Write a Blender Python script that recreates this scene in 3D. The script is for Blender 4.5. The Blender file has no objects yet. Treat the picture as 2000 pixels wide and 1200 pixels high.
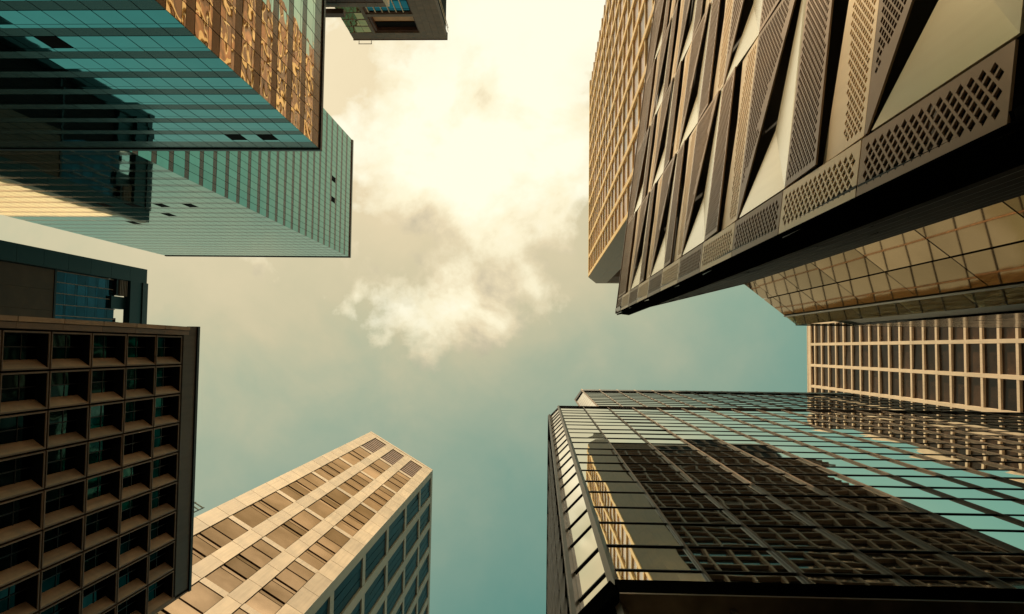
import bpy, math, random
from mathutils import Vector, Matrix
from mathutils.geometry import delaunay_2d_cdt
random.seed(7)
S = bpy.context.scene
COL = S.collection

# ------------------------------------------------------------------ camera
# A person stands on the road between the towers and looks straight up.
# World axes: +X = right in the picture, +Y = down in the picture, +Z = up.
FPX = 1500.0                      # focal length in photograph pixels (2000 wide)
CAMZ = 1.6
upv = Vector((56.0/FPX, -82.0/FPX, -1.0)).normalized()      # zenith seen by the camera
Xc = Vector((1, 0, 0)); Xc = (Xc - upv*Xc.dot(upv)).normalized()
Yc = upv.cross(Xc)
YAW = 0.012
Xw = Xc*math.cos(YAW) + Yc*math.sin(YAW)
Yw = upv.cross(Xw)
Rcw = Matrix((Xw, Yw, upv))       # camera space -> world space
cam_d = bpy.data.cameras.new("camera"); cam = bpy.data.objects.new("camera", cam_d)
COL.objects.link(cam); S.camera = cam
cam_d.lens = FPX/2000*36; cam_d.sensor_width = 36; cam_d.clip_end = 4000; cam_d.clip_start = 0.1
M4 = Rcw.to_4x4(); M4.translation = Vector((0, 0, CAMZ)); cam.matrix_world = M4

def at(px, py, h):
    """world (x, y) of the photograph's pixel at h metres above the eye"""
    d = Rcw @ Vector(((px-1000)/FPX, -(py-600)/FPX, -1.0))
    return (d.x/d.z*h, d.y/d.z*h)
def proj(x, y, h):
    c = Rcw.transposed() @ Vector((x, y, h))
    if c.z > -1e-3: return (-9999, -9999)
    return (1000 + c.x/-c.z*FPX, 600 - c.y/-c.z*FPX)

# ------------------------------------------------------------------ light
SUN_DIR = Vector((-0.25, -0.86, 0.85)).normalized()
elev = math.asin(SUN_DIR.z)
wd = bpy.data.worlds.new("World"); S.world = wd; wd.use_nodes = True
nt = wd.node_tree; nt.nodes.clear()
def N(t, k, **kw):
    n = t.nodes.new(k)
    for a, v in kw.items(): setattr(n, a, v)
    return n
def link(t, a, b): t.links.new(a, b)
def math_node(t, op, a, b=None, c=None, clamp=False):
    n = N(t, 'ShaderNodeMath', operation=op); n.use_clamp = clamp
    for i, v in enumerate((a, b, c)):
        if v is None: continue
        if isinstance(v, (int, float)): n.inputs[i].default_value = v
        else: link(t, v, n.inputs[i])
    return n.outputs[0]
def mixc(t, f, a, b, mode='MIX'):
    n = N(t, 'ShaderNodeMix', data_type='RGBA', blend_type=mode)
    if isinstance(f, (int, float)): n.inputs[0].default_value = f
    else: link(t, f, n.inputs[0])
    for i, v in ((6, a), (7, b)):
        if isinstance(v, (tuple, list)): n.inputs[i].default_value = (*v[:3], 1)
        else: link(t, v, n.inputs[i])
    return n.outputs[2]
def ramp(t, f, stops, interp='LINEAR'):
    n = N(t, 'ShaderNodeValToRGB'); n.color_ramp.interpolation = interp
    e = n.color_ramp.elements
    while len(e) > 1: e.remove(e[-1])
    e[0].position = stops[0][0]; e[0].color = (*stops[0][1], 1) if isinstance(stops[0][1], tuple) else (stops[0][1],)*3+(1,)
    for p, c in stops[1:]:
        k = e.new(p); k.color = (*c, 1) if isinstance(c, tuple) else (c, c, c, 1)
    if f is not None: link(t, f, n.inputs[0])
    return n.outputs[0]

sky = N(nt, 'ShaderNodeTexSky', sky_type='NISHITA'); sky.sun_disc = False
sky.sun_elevation = elev; sky.sun_rotation = math.atan2(SUN_DIR.x, SUN_DIR.y)
sky.air_density = 1.0; sky.dust_density = 2.0
tc = N(nt, 'ShaderNodeTexCoord'); sep = N(nt, 'ShaderNodeSeparateXYZ'); link(nt, tc.outputs['Generated'], sep.inputs[0])
dz = math_node(nt, 'MAXIMUM', sep.outputs[2], 0.12)
qx = math_node(nt, 'DIVIDE', sep.outputs[0], dz); qy = math_node(nt, 'DIVIDE', sep.outputs[1], dz)
P = N(nt, 'ShaderNodeCombineXYZ'); link(nt, qx, P.inputs[0]); link(nt, qy, P.inputs[1])   # position on the cloud deck
def noise(t, vec, scale, detail=4, rough=.5, dist=0, off=None, lac=2.0):
    n = N(t, 'ShaderNodeTexNoise'); n.inputs['Scale'].default_value = scale; n.inputs['Detail'].default_value = detail
    n.inputs['Roughness'].default_value = rough; n.inputs['Distortion'].default_value = dist; n.inputs['Lacunarity'].default_value = lac
    if off:
        m = N(t, 'ShaderNodeVectorMath', operation='ADD'); m.inputs[1].default_value = off; link(t, vec, m.inputs[0]); vec = m.outputs[0]
    link(t, vec, n.inputs['Vector']); return n.outputs[0]
def dist_to(t, x0, y0, sx=1, sy=1):
    a = math_node(t, 'MULTIPLY', math_node(t, 'SUBTRACT', qx, x0), 1/sx)
    b = math_node(t, 'MULTIPLY', math_node(t, 'SUBTRACT', qy, y0), 1/sy)
    return math_node(t, 'SQRT', math_node(t, 'ADD', math_node(t, 'MULTIPLY', a, a), math_node(t, 'MULTIPLY', b, b)))
n_big = noise(nt, P.outputs[0], 4.0, 4, .55, 0, (3.1, 7.7, 0))
n_det = noise(nt, P.outputs[0], 10.0, 10, .60, .1, (1.3, 2.2, 0))
n_soft = noise(nt, P.outputs[0], 2.4, 6, .55, .2, (9.3, 4.2, 0))
n_mid = noise(nt, P.outputs[0], 5.5, 6, .55, .3, (2.1, 8.4, 0))
# thin veil of high cloud, brightest towards the sun, and warm haze added low down, out of view, to warm the ambient light
d_sun = dist_to(nt, -0.38, -0.45, 1.22, 1.0)
veil_t = math_node(nt, 'ADD', d_sun, math_node(nt, 'MULTIPLY', math_node(nt, 'SUBTRACT', n_soft, .5), .42))
veil_t = math_node(nt, 'ADD', veil_t, math_node(nt, 'MULTIPLY', math_node(nt, 'SUBTRACT', n_mid, .5), .26))
veil = ramp(nt, veil_t, [(0.0, 1.0), (0.26, .97), (0.44, .84), (0.56, .52), (0.72, .22), (0.9, .06), (1.0, .04)], 'LINEAR')
veil_col = ramp(nt, veil_t, [(0.0, (9.4, 8.0, 5.3)), (0.28, (8.3, 6.8, 4.4)), (0.46, (6.9, 5.8, 3.7)), (0.62, (5.8, 5.2, 3.5)), (1.0, (5.0, 5.0, 3.5))])
clear = mixc(nt, 1.0, sky.outputs[0], (1.16, 2.05, 1.00), 'MULTIPLY')
skyc = mixc(nt, veil, clear, veil_col)
haze = ramp(nt, sep.outputs[2], [(0.0, 1.0), (0.35, .85), (0.72, 0.0)], 'EASE')
skyc = mixc(nt, haze, skyc, (6.0, 4.9, 3.3))
# cumulus: broad mottled mass overhead, bright tops, grey hollows, frayed lower tail
d_c1 = dist_to(nt, -0.095, -0.27, .24, .22)
d_c2 = dist_to(nt, -0.13, -0.08, .15, .13)
d_c3 = dist_to(nt, 0.0, -0.48, .24, .16)
dm = math_node(nt, 'MINIMUM', math_node(nt, 'MINIMUM', d_c1, d_c3), math_node(nt, 'ADD', d_c2, .24))
edge = math_node(nt, 'ADD', math_node(nt, 'MULTIPLY', math_node(nt, 'SUBTRACT', n_det, .5), 1.5), math_node(nt, 'MULTIPLY', math_node(nt, 'SUBTRACT', n_big, .5), 2.0))
cm = math_node(nt, 'SUBTRACT', math_node(nt, 'ADD', 1.02, edge), dm)
mask = ramp(nt, cm, [(0.0, 0.0), (0.10, .42), (0.26, .85), (.6, 1.0)], 'LINEAR')
hol = noise(nt, P.outputs[0], 6.0, 8, .58, .2, (2.7, 6.1, 0))
shade = math_node(nt, 'ADD', math_node(nt, 'MULTIPLY', math_node(nt, 'ADD', qy, .24), 2.0), math_node(nt, 'MULTIPLY', math_node(nt, 'SUBTRACT', hol, .5), 3.4))
shade = math_node(nt, 'SUBTRACT', shade, math_node(nt, 'MULTIPLY', cm, .28))
ccol = ramp(nt, math_node(nt, 'ADD', shade, .27), [(0.0, (10.8, 10.4, 8.2)), (0.35, (10.2, 9.3, 6.6)), (0.58, (8.4, 7.2, 4.8)), (0.80, (6.2, 5.4, 3.8)), (1.0, (4.9, 4.5, 3.3))])
skyc = mixc(nt, math_node(nt, 'MULTIPLY', mask, .95), skyc, ccol)
bg = N(nt, 'ShaderNodeBackground'); bg.inputs[1].default_value = 0.058; link(nt, skyc, bg.inputs[0])
wo = N(nt, 'ShaderNodeOutputWorld'); link(nt, bg.outputs[0], wo.inputs[0])

sd = bpy.data.lights.new("sun", 'SUN'); sd.energy = 5.0; sd.angle = math.radians(.6); sd.color = (1.0, .80, .52)
so = bpy.data.objects.new("sun", sd); COL.objects.link(so)
so.rotation_euler = SUN_DIR.to_track_quat('Z', 'Y').to_euler(); so.location = (0, 0, 260)
vs = S.view_settings; vs.view_transform = 'Standard'; vs.look = 'None'; vs.gamma = 1; vs.exposure = 0.8; vs.use_curve_mapping = False
S.render.engine = 'CYCLES'
S.cycles.max_bounces = 8; S.cycles.glossy_bounces = 6; S.cycles.diffuse_bounces = 3; S.cycles.transmission_bounces = 6

# ------------------------------------------------------------------ materials
MATS = {}
def mat(name, col, rough=.5, metal=0.0, var=.12, scale=.6, bump=0.0, bscale=1.0, streak=0.0, rnd=0.0, spec=.5, edge=None):
    """procedural surface: colour broken by noise, optional vertical streaks, bump and per-piece tone"""
    m = bpy.data.materials.new(name); m.use_nodes = True; t = m.node_tree
    b = t.nodes['Principled BSDF']
    tcx = N(t, 'ShaderNodeTexCoord'); oi = N(t, 'ShaderNodeObjectInfo')
    off = N(t, 'ShaderNodeVectorMath', operation='MULTIPLY_ADD')
    cmb = N(t, 'ShaderNodeCombineXYZ')
    for i in range(3): link(t, oi.outputs['Random'], cmb.inputs[i])
    link(t, cmb.outputs[0], off.inputs[0]); off.inputs[1].default_value = (37, 53, 71); link(t, tcx.outputs['Object'], off.inputs[2])
    v = off.outputs[0]
    n1 = noise(t, v, scale, 6, .6)
    f = ramp(t, n1, [(.3, 0.0), (.7, 1.0)])
    dark = tuple(c*(1-var) for c in col); light = tuple(min(1, c*(1+var)) for c in col)
    c = mixc(t, f, dark, light)
    if streak > 0:
        mp = N(t, 'ShaderNodeMapping'); mp.inputs['Scale'].default_value = (3, 3, .12); link(t, v, mp.inputs[0])
        n2 = noise(t, mp.outputs[0], 1.5, 5, .6)
        c = mixc(t, ramp(t, n2, [(.45, 0.0), (.75, streak)]), c, tuple(x*.45 for x in col))
    if rnd > 0:
        k = math_node(t, 'MULTIPLY_ADD', oi.outputs['Random'], rnd, 1-rnd*.5)
        hs = N(t, 'ShaderNodeHueSaturation'); link(t, k, hs.inputs['Value']); link(t, c, hs.inputs['Color']); c = hs.outputs[0]
    link(t, c, b.inputs['Base Color'])
    b.inputs['Metallic'].default_value = metal
    if edge: b.inputs['Specular Tint'].default_value = (*edge, 1)
    b.inputs['Specular IOR Level'].default_value = spec
    r = math_node(t, 'MULTIPLY_ADD', n1, rough*.5, rough*.75); link(t, r, b.inputs['Roughness'])
    if bump > 0:
        nb = noise(t, v, bscale, 1.2 if metal >= .7 else 3, .5)
        bp = N(t, 'ShaderNodeBump'); bp.inputs['Strength'].default_value = 1; bp.inputs['Distance'].default_value = bump
        link(t, nb, bp.inputs['Height']); link(t, bp.outputs[0], b.inputs['Normal'])
    MATS[name] = m; return m

mat('teal_glass', (.20, .50, .52), .02, 1, .05, .5, .0030, .45, rnd=.10)
mat('teal_glass_pale', (.31, .50, .42), .03, 1, .08, .5, .0030, .45, rnd=.22)
mat('teal_spandrel', (.032, .062, .055), .2, .4, .1, .6, .001, .8, rnd=.3)
mat('bronze_glass', (.90, .78, .62), .015, 1, .05, .5, .040, .38, rnd=.25)
mat('brown_spandrel', (.17, .115, .085), .14, .7, .2, .6, .022, .45, rnd=.4)
mat('matte_black', (.003, .003, .003), .9, 0, spec=0)
mat('black_joint', (.006, .007, .008), .4, .2)
mat('dark_opening', (.003, .003, .0035), .8, 0, spec=.05)
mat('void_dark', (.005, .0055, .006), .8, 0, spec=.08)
mat('t2_spandrel', (.15, .085, .062), .2, .5, .12, .6, rnd=.25)
mat('side_spandrel', (.20, .24, .19), .10, .9, .12, .6, rnd=.2)
mat('stone_grey', (.16, .125, .10), .6, 0, .2, .5, .003, 6, rnd=.2)
mat('stone_edge', (.09, .05, .04), .6, 0, .2)
mat('blue_glass', (.04, .30, .42), .03, 1, .1, .5, .004, .5, rnd=.4)
mat('gold_glass', (1.0, .52, .22), .04, 1, .05, .5, .03, .5, rnd=.1)
mat('white_frame', (.62, .55, .42), .5, 0, .1)
mat('recess_stone', (.50, .31, .17), .6, 0, .2, .8)
mat('dark_teal_clad', (.005, .022, .026), .4, .1, .15, .3, .001, 2, rnd=.2, spec=.25)
mat('brown_wall', (.060, .046, .034), .7, 0, .25, .25, .003, 3, spec=.2)
mat('night_glass', (.010, .055, .085), .03, .8, .3, .3, .004, .4, rnd=.8, spec=.3)
mat('grid_frame', (.15, .092, .056), .55, 0, .25, 1.2, .004, 9, streak=.6, rnd=.3)
mat('grid_sill', (.29, .185, .11), .6, 0, .3, 1.2, .003, 9, streak=.6, rnd=.4)
mat('grid_glass', (.022, .042, .044), .04, 1, .5, .6, .008, .8, rnd=1.2, edge=(.25, .32, .30))
mat('grid_parapet', (.055, .040, .030), .6, 0, .3, .8, .003, 6, streak=.6)
mat('beige_stone', (.40, .31, .22), .6, 0, .16, .35, .002, 4, streak=.45, rnd=.28)
mat('beige_glass', (.38, .255, .165), .06, .95, .45, .16, .007, .30, rnd=.7, edge=(.8, .62, .45))
mat('beige_louvre', (.16, .09, .06), .5, .2, .15)
mat('beige_shade_stone', (.34, .33, .27), .5, 0, .12, .3, streak=.2, rnd=.12)
mat('cobalt_glass', (.004, .034, .062), .30, 0, .5, .2, .004, .4, rnd=.8, spec=.02)
mat('gold_pier', (.92, .60, .25), .45, .0, .1, .4, rnd=.1)
mat('gold_fin', (.94, .68, .36), .4, .0, .1, .4)
mat('amber_glass', (.32, .15, .065), .2, .35, .5, .25, .006, .4, rnd=1.0)
mat('taupe_stone', (.24, .18, .13), .6, 0, .15, .4, .002, 4, streak=.3)
mat('taupe_grid', (.15, .098, .066), .6, 0, .15, .4)
mat('smoke_glass', (.012, .014, .016), .05, .6, .2, .3)
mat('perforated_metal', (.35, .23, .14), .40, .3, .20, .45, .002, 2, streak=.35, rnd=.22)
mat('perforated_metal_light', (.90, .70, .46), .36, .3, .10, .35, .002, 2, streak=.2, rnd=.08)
mat('champagne_metal', (.97, .83, .58), .22, .55, .08, .35, .005, .5, streak=.18, rnd=.08)
mat('olive_back', (.014, .013, .008), .6, 0, .2, spec=.1)
mat('black_glass', (.004, .005, .005), .10, .05, .2, .3, .004, .3, rnd=.6, spec=.06)
mat('black_metal', (.008, .007, .007), .4, .2, .2, spec=.25)
mat('smoked_mirror', (.20, .135, .085), .03, 1, .3, .2, .003, .30, rnd=.5, edge=(.66, .60, .52))
mat('cream_grid', (.74, .56, .40), .6, 0, .12, .2, .003, 3, streak=.3, rnd=.10)
mat('brown_window', (.042, .021, .011), .25, .1, .5, .3, .003, .4, rnd=1.2, spec=.15)
mat('mirror_glass', (.90, .95, .86), .012, 1, .03, .4, .0034, .5, rnd=.08)
mat('mirror_pale', (.98, .86, .70), .05, 1, .05, .4, .004, .55, rnd=.08)
mat('bronze_mullion', (.085, .055, .036), .4, .5, .3, 2, rnd=.2)
mat('bronze_bright', (.22, .14, .09), .35, .7, .3, 2)
mat('bronze_light', (.50, .34, .22), .4, .3, .2, 2)
mat('asphalt', (.05, .05, .05), .85, 0, .2, 1.0, .01, 20)
mat('pavement', (.20, .19, .17), .8, 0, .15, .7, .005, 12)
mat('kerb_stone', (.28, .27, .25), .8, 0, .12)
mat('line_paint', (.75, .73, .66), .6, 0, .12, 3)
m = bpy.data.materials.new('clear_glass'); m.use_nodes = True; t = m.node_tree
b = t.nodes['Principled BSDF']; gl = N(t, 'ShaderNodeBsdfGlossy'); gl.inputs['Roughness'].default_value = .03; gl.inputs['Color'].default_value = (.6, .65, .6, 1)
tr = N(t, 'ShaderNodeBsdfTransparent'); tr.inputs['Color'].default_value = (.62, .66, .62, 1)
lw = N(t, 'ShaderNodeFresnel'); lw.inputs[0].default_value = 1.5; mx = N(t, 'ShaderNodeMixShader')
link(t, lw.outputs[0], mx.inputs[0]); link(t, tr.outputs[0], mx.inputs[1]); link(t, gl.outputs[0], mx.inputs[2])
link(t, mx.outputs[0], t.nodes['Material Output'].inputs[0]); MATS['clear_glass'] = m

# ------------------------------------------------------------------ builders
def mesh_obj(name, verts, faces, material, parent=None, loc=(0, 0, 0), rz=0, smooth=False):
    me = bpy.data.meshes.new(name); me.from_pydata([tuple(v) for v in verts], [], faces); me.update()
    if material: me.materials.append(MATS[material])
    o = bpy.data.objects.new(name, me); COL.objects.link(o); o.location = loc; o.rotation_euler = (0, 0, rz)
    if parent: o.parent = parent
    return o
def box_geo(u0, u1, w0, w1, z0, z1):
    v = [(u0, w0, z0), (u1, w0, z0), (u1, w1, z0), (u0, w1, z0), (u0, w0, z1), (u1, w0, z1), (u1, w1, z1), (u0, w1, z1)]
    f = [(0, 3, 2, 1), (4, 5, 6, 7), (0, 1, 5, 4), (1, 2, 6, 5), (2, 3, 7, 6), (3, 0, 4, 7)]
    return v, f
def tag(o, label, cat, group=None, kind=None):
    if label: o['label'] = label
    if cat: o['category'] = cat
    if group: o['group'] = group
    if kind: o['kind'] = kind
    return o
MC = {}
def box_mesh(du, dw, dzz, material):
    k = (round(du, 3), round(dw, 3), round(dzz, 3), material)
    if k not in MC:
        v, f = box_geo(-du/2, du/2, -dw/2, dw/2, -dzz/2, dzz/2)
        me = bpy.data.meshes.new('block'); me.from_pydata(v, [], f); me.materials.append(MATS[material]); me.update(); MC[k] = me
    return MC[k]
class Thing:
    def __init__(s, name, label, cat, base, group=None):
        s.o = bpy.data.objects.new(name, None); COL.objects.link(s.o)
        s.o.location = (base[0], base[1], 0); s.o.empty_display_size = 2
        tag(s.o, label, cat, group); s.base = Vector((base[0], base[1], 0)); s.req = {}
    def prism(s, name, pts, z0, z1, material):
        """closed vertical prism over world polygon pts, heights above the eye"""
        a = sum(pts[i][0]*pts[(i+1) % len(pts)][1]-pts[(i+1) % len(pts)][0]*pts[i][1] for i in range(len(pts)))
        if a < 0: pts = pts[::-1]
        n = len(pts)
        v = [(p[0]-s.base.x, p[1]-s.base.y, z0+CAMZ) for p in pts]+[(p[0]-s.base.x, p[1]-s.base.y, z1+CAMZ) for p in pts]
        f = [tuple(range(n-1, -1, -1)), tuple(range(n, 2*n))]+[(i, (i+1) % n, n+(i+1) % n, n+i) for i in range(n)]
        return mesh_obj(name, v, f, material, s.o)
    def finish(s, limit=290, minpx=10):
        for kind, lst in s.req.items():
            scored = []
            for r in lst:
                fc, du, dw, dzz, u, w, z, m, tl, force = r
                pts = [proj(*fc.world(u+a*du/2, w, z+b*dzz/2)) for a in (-1, 1) for b in (-1, 1)]
                xs = [p[0] for p in pts]; ys = [p[1] for p in pts]
                vis = max(xs) > -20 and min(xs) < 2020 and max(ys) > -20 and min(ys) < 1220 and min(xs) > -5000
                size = max(max(xs)-min(xs), max(ys)-min(ys))
                d1 = (pts[1][0]-pts[0][0], pts[1][1]-pts[0][1]); d2 = (pts[2][0]-pts[0][0], pts[2][1]-pts[0][1])
                area = abs(d1[0]*d2[1]-d1[1]*d2[0])
                scored.append((area if (vis and size >= minpx) else -1, r))
            scored.sort(key=lambda q: -q[0])
            rest = {}
            for i, (sc, r) in enumerate(scored):
                fc, du, dw, dzz, u, w, z, m, tl, force = r
                p = Vector(fc.world(u, w, z)) - s.base; p.z += CAMZ
                if sc > 0 and i < limit:
                    o = bpy.data.objects.new(kind, box_mesh(du, dw, dzz, m)); COL.objects.link(o); o.parent = s.o
                    o.location = p; o.rotation_euler = (tl[0], 0, fc.ang + tl[1])
                else:
                    R = Matrix.Rotation(fc.ang+tl[1], 3, 'Z') @ Matrix.Rotation(tl[0], 3, 'X')
                    v, f = box_geo(-du/2, du/2, -dw/2, dw/2, -dzz/2, dzz/2)
                    V, F = rest.setdefault(m, ([], [])); k = len(V)
                    V += [tuple(R @ Vector(q) + p) for q in v]; F += [tuple(j+k for j in q) for q in f]
            for m, (V, F) in rest.items():
                o = mesh_obj(kind, V, F, m, s.o); o['kind'] = 'stuff'
class Facade:
    """local axes: u along the wall, w outwards, z up; (ox, oy) is u = 0"""
    def __init__(s, thing, o, n):
        s.t = thing; l = math.hypot(*n); s.n = (n[0]/l, n[1]/l); s.u = (s.n[1], -s.n[0]); s.ox, s.oy = o
        s.ang = math.atan2(s.u[1], s.u[0])
    def world(s, u, w, z): return (s.ox+u*s.u[0]+w*s.n[0], s.oy+u*s.u[1]+w*s.n[1], z)
    def box(s, kind, u0, u1, w0, w1, z0, z1, m, tilt=(0, 0)):
        s.t.req.setdefault(kind, []).append((s, u1-u0, w1-w0, z1-z0, (u0+u1)/2, (w0+w1)/2, (z0+z1)/2, m, tilt, False))
    def poly(s, name, pts, faces, m, u=0, w=0, z=0):
        p = Vector(s.world(u, w, z)) - s.t.base; p.z += CAMZ
        return mesh_obj(name, pts, faces, m, s.t.o, p, s.ang)
rt = lambda a: (random.gauss(0, a), random.gauss(0, a))
GROUND = -CAMZ

# ------------------------------------------------------------------ the ground
o = mesh_obj('ground', [(-700, -700, -.02), (700, -700, -.02), (700, 700, -.02), (-700, 700, -.02)], [(0, 1, 2, 3)], 'pavement'); o['kind'] = 'structure'
v, f = box_geo(-95, -2, -12.5, -2.2, -.016, -.012)
o = mesh_obj('road', v, f, 'asphalt'); o['kind'] = 'structure'
v, f = box_geo(-95, -2, -2.2, -2.0, -.02, .12); v2, f2 = box_geo(-95, -2, -12.7, -12.5, -.02, .12)
o = mesh_obj('kerb', v+v2, f+[tuple(i+8 for i in q) for q in f2], 'kerb_stone'); o['kind'] = 'structure'
V, F = [], []
for i in range(-15, -1):
    v, f = box_geo(i*6, i*6+2.5, -7.4, -7.25, -.012, -.008); k = len(V); V += v; F += [tuple(j+k for j in q) for q in f]
o = mesh_obj('lane_marking', V, F, 'line_paint'); o['kind'] = 'structure'

# ================================================================== tower 1: teal and bronze glass, top left
H1 = 72.0
c1 = at(624, 291, H1)
X1, Y1 = c1; XL1 = at(-4, 291, H1)[0] - .6; YB1 = Y1 - 19
T = Thing('glass_tower', 'teal glass tower with bronze mirrored side facing the gap, nearest at top left', 'tower', ((X1+XL1)/2, (Y1+YB1)/2))
T.prism('core', [(X1-.12, Y1-.12), (X1-.12, YB1), (XL1, YB1), (XL1, Y1-.12)], GROUND, H1-.1, 'black_joint')
fh = 3.62
def tower1_face(F, length, bay, glass, spand, first, sg, wav):
    nb = int(length/bay)
    dark_cells = set(first)
    k = 0; zt = H1
    while True:
        top = H1 - 2.5 - k*fh           # top of the vision glass below this band
        if top < 33: break
        band_top = H1-.05 if k == 0 else top + 1.2
        for b in range(nb+1):
            u0 = b*bay; u1 = min((b+1)*bay, length)
            if u1-u0 < .2: continue
            uu0, uu1 = (u0+.03, u1-.03)
            if F.flip: uu0, uu1 = -uu1, -uu0
            F.box('spandrel_panel', uu0, uu1, -.06, -.012, top+.03, band_top-.03, spand, rt(sg*.5))
            zs = top - .55
            F.box('upper_pane', uu0, uu1, -.06, 0, zs+.03, top-.03, glass, rt(sg))
            if (k, b) in dark_cells:
                F.box('window_reveal', uu0, uu1, -.10, -.085, zs-1.83, zs-.03, 'dark_opening')
                F.box('open_window', uu0+.04, uu1-.04, -.06, .004, zs-1.80, zs-.06, 'dark_opening')
            else:
                F.box('window_pane', uu0, uu1, -.06, 0, zs-1.83, zs-.03, glass, rt(sg))
        k += 1
Fy = Facade(T, (X1, Y1), (0, 1)); Fy.flip = True
Fx = Facade(T, (X1, Y1), (1, 0)); Fx.flip = False
tower1_face(Fy, X1-XL1, 1.45, 'teal_glass', 'teal_spandrel', [(0, 2), (0, 4), (6, 6)], .0022, 0)
tower1_face(Fx, Y1-YB1, 1.45, 'bronze_glass', 'brown_spandrel', [], .006, 0)
Fy.box('roof_edge', -(X1-XL1), .1, -.1, .12, H1-.05, H1+.5, 'black_joint')
Fx.box('roof_edge', -.1, Y1-YB1, -.1, .12, H1-.045, H1+.495, 'black_joint')
T.finish()

# ================================================================== tower 2: striped teal tower behind
H2 = 208.0
X2, Y2 = at(684, 503, H2); YB2 = at(690, 275, H2)[1]; XL2 = at(325, 501, H2)[0]
T = Thing('striped_tower', 'tall teal glass tower with thin brown floor stripes, behind the bronze sided tower', 'tower', ((X2+XL2)/2, (Y2+YB2)/2))
T.prism('core', [(X2-.12, Y2-.12), (X2-.12, YB2), (XL2, YB2), (XL2, Y2-.12)], GROUND, H2-.1, 'black_joint')
fh2 = 4.8
Fx = Facade(T, (X2, Y2), (1, 0)); Fy = Facade(T, (X2, Y2), (0, 1))
Lx = Y2-YB2; nbx = 25; bx = Lx/nbx
Ly = X2-XL2; nby = 30; by = Ly/nby
random.seed(21)
opx = {(3, 9), (3, 13)}
opy = {(15, 5), (15, 8), (15, 11), (15, 14), (13, 10), (11, 17)}
k = 0
while True:
    top = H2 - 1.0 - k*fh2
    if top < 70: break
    for b in range(nbx):
        u0 = b*bx+.03; u1 = (b+1)*bx-.03
        Fx.box('spandrel_panel', u0, u1, -.07, -.015, top-1.35, top-.02, 't2_spandrel', rt(.002))
        if (k, b) in opx: Fx.box('open_window', u0+.1, u1-.05, -.07, .01, top-4.4, top-1.5, 'dark_opening')
        else: Fx.box('window_pane', u0, u1, -.07, 0, top-4.74, top-1.41, 'teal_glass_pale', rt(.0022))
    for b in range(nby):
        u1 = -b*by-.03; u0 = -(b+1)*by+.03
        Fy.box('spandrel_panel', u0, u1, -.07, -.015, top-1.35, top-.02, 'side_spandrel', rt(.001))
        if (k, b) in opy: Fy.box('open_window', u0+.05, u1-.05, -.07, .01, top-4.4, top-1.5, 'dark_opening')
        else: Fy.box('window_pane', u0, u1, -.07, 0, top-4.74, top-1.41, 'teal_glass_pale', rt(.0012))
    k += 1
Fy.box('roof_edge', -Ly, .15, -.1, .15, H2-1.0, H2, 'black_joint')
Fx.box('roof_edge', -.15, Lx, -.1, .2, H2-.995, H2+.005, 'brown_spandrel')
T.finish()

# ================================================================== tower 3: stone clad tower, top centre
H3 = 150.0
X3, Y3 = at(873, 77, H3); XL3 = at(691, 77, H3)[0]
T = Thing('stone_tower', 'grey stone clad tower top with one dark rectangular opening, at the top centre', 'tower', ((X3+XL3)/2, Y3-8))
F = Facade(T, (X3, Y3), (0, 1))
W3 = X3-XL3
T.prism('core', [(X3-.2, Y3-1.4), (X3-.2, Y3-16), (XL3+.2, Y3-16), (XL3+.2, Y3-1.4)], GROUND, H3-.4, 'void_dark')
zo0, zo1, zg = 139.8, 146.4, 138.3
uo0, uo1 = -(W3*.70), -(W3*.285)
ug = -(W3*.765)
pu, pz = .62, 1.05
# stone panels round the opening
z = H3
row = 0
while z > 112:
    z0 = z-pz
    b = 0
    u = 0.0
    while u > ug:
        u0 = max(u-1.25, ug)
        a0, a1 = u0+.015, u-.015
        mid = (u0+u)/2; zm = (z0+z)/2
        inside = (uo0 < mid < uo1) and (zo0 < zm < zo1 or zm < zg)
        if not inside: F.box('stone_panel', a0, a1, -.3, 0, z0+.015, z-.015, 'stone_grey')
        u -= 1.25
    z -= pz
F.box('backing_wall', ug, uo0-.1, -1.35, -.33, 105, H3-.02, 'stone_edge')
F.box('backing_wall', uo1+.1, 0, -1.35, -.33, 105, H3-.02, 'stone_edge')
F.box('backing_wall', uo0-.1, uo1+.1, -1.35, -.33, zo1+.1, H3-.02, 'stone_edge')
F.box('backing_wall', uo0-.1, uo1+.1, -1.35, -.33, zg-.1, zo0-.1, 'stone_edge')
F.box('recess_ceiling', uo0-.1, uo1+.1, -1.3, -1.2, zo0-.1, zo1+.1, 'recess_stone')
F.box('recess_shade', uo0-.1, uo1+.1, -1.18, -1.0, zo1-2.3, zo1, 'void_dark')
for i in range(6):
    du = (uo1-uo0)/6
    for j in range(4):
        F.box('glass_pane', uo0+i*du+.05, uo0+(i+1)*du-.05, -.5, -.42, zg-1.3-j*4.6-3.1, zg-1.3-j*4.6, 'blue_glass', rt(.004))
        F.box('glass_band', uo0+i*du+.05, uo0+(i+1)*du-.05, -.5, -.40, zg-.05-j*4.6-1.05, zg-.1-j*4.6, 'blue_glass', rt(.004))
    F.box('mullion', uo0+i*du-.07, uo0+i*du+.07, -.5, -.22, zg-20, zg-.1, 'white_frame')
for j in range(9):
    for i in range(3):
        du = (-W3-ug)/3
        F.box('mirror_panel', ug+(i+1)*du+.03, ug+i*du-.03, -.3, -.02, H3-3.4-(j+1)*3.0+.25, H3-3.4-j*3.0, 'gold_glass', rt(.01))
    F.box('stone_band', -W3, ug-.02, -.3, .02, H3-3.4-j*3.0, H3-3.4-j*3.0+.24, 'stone_grey')
F.box('stone_band', -W3, ug-.02, -.3, .01, H3-3.1, H3-.02, 'stone_grey')
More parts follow.
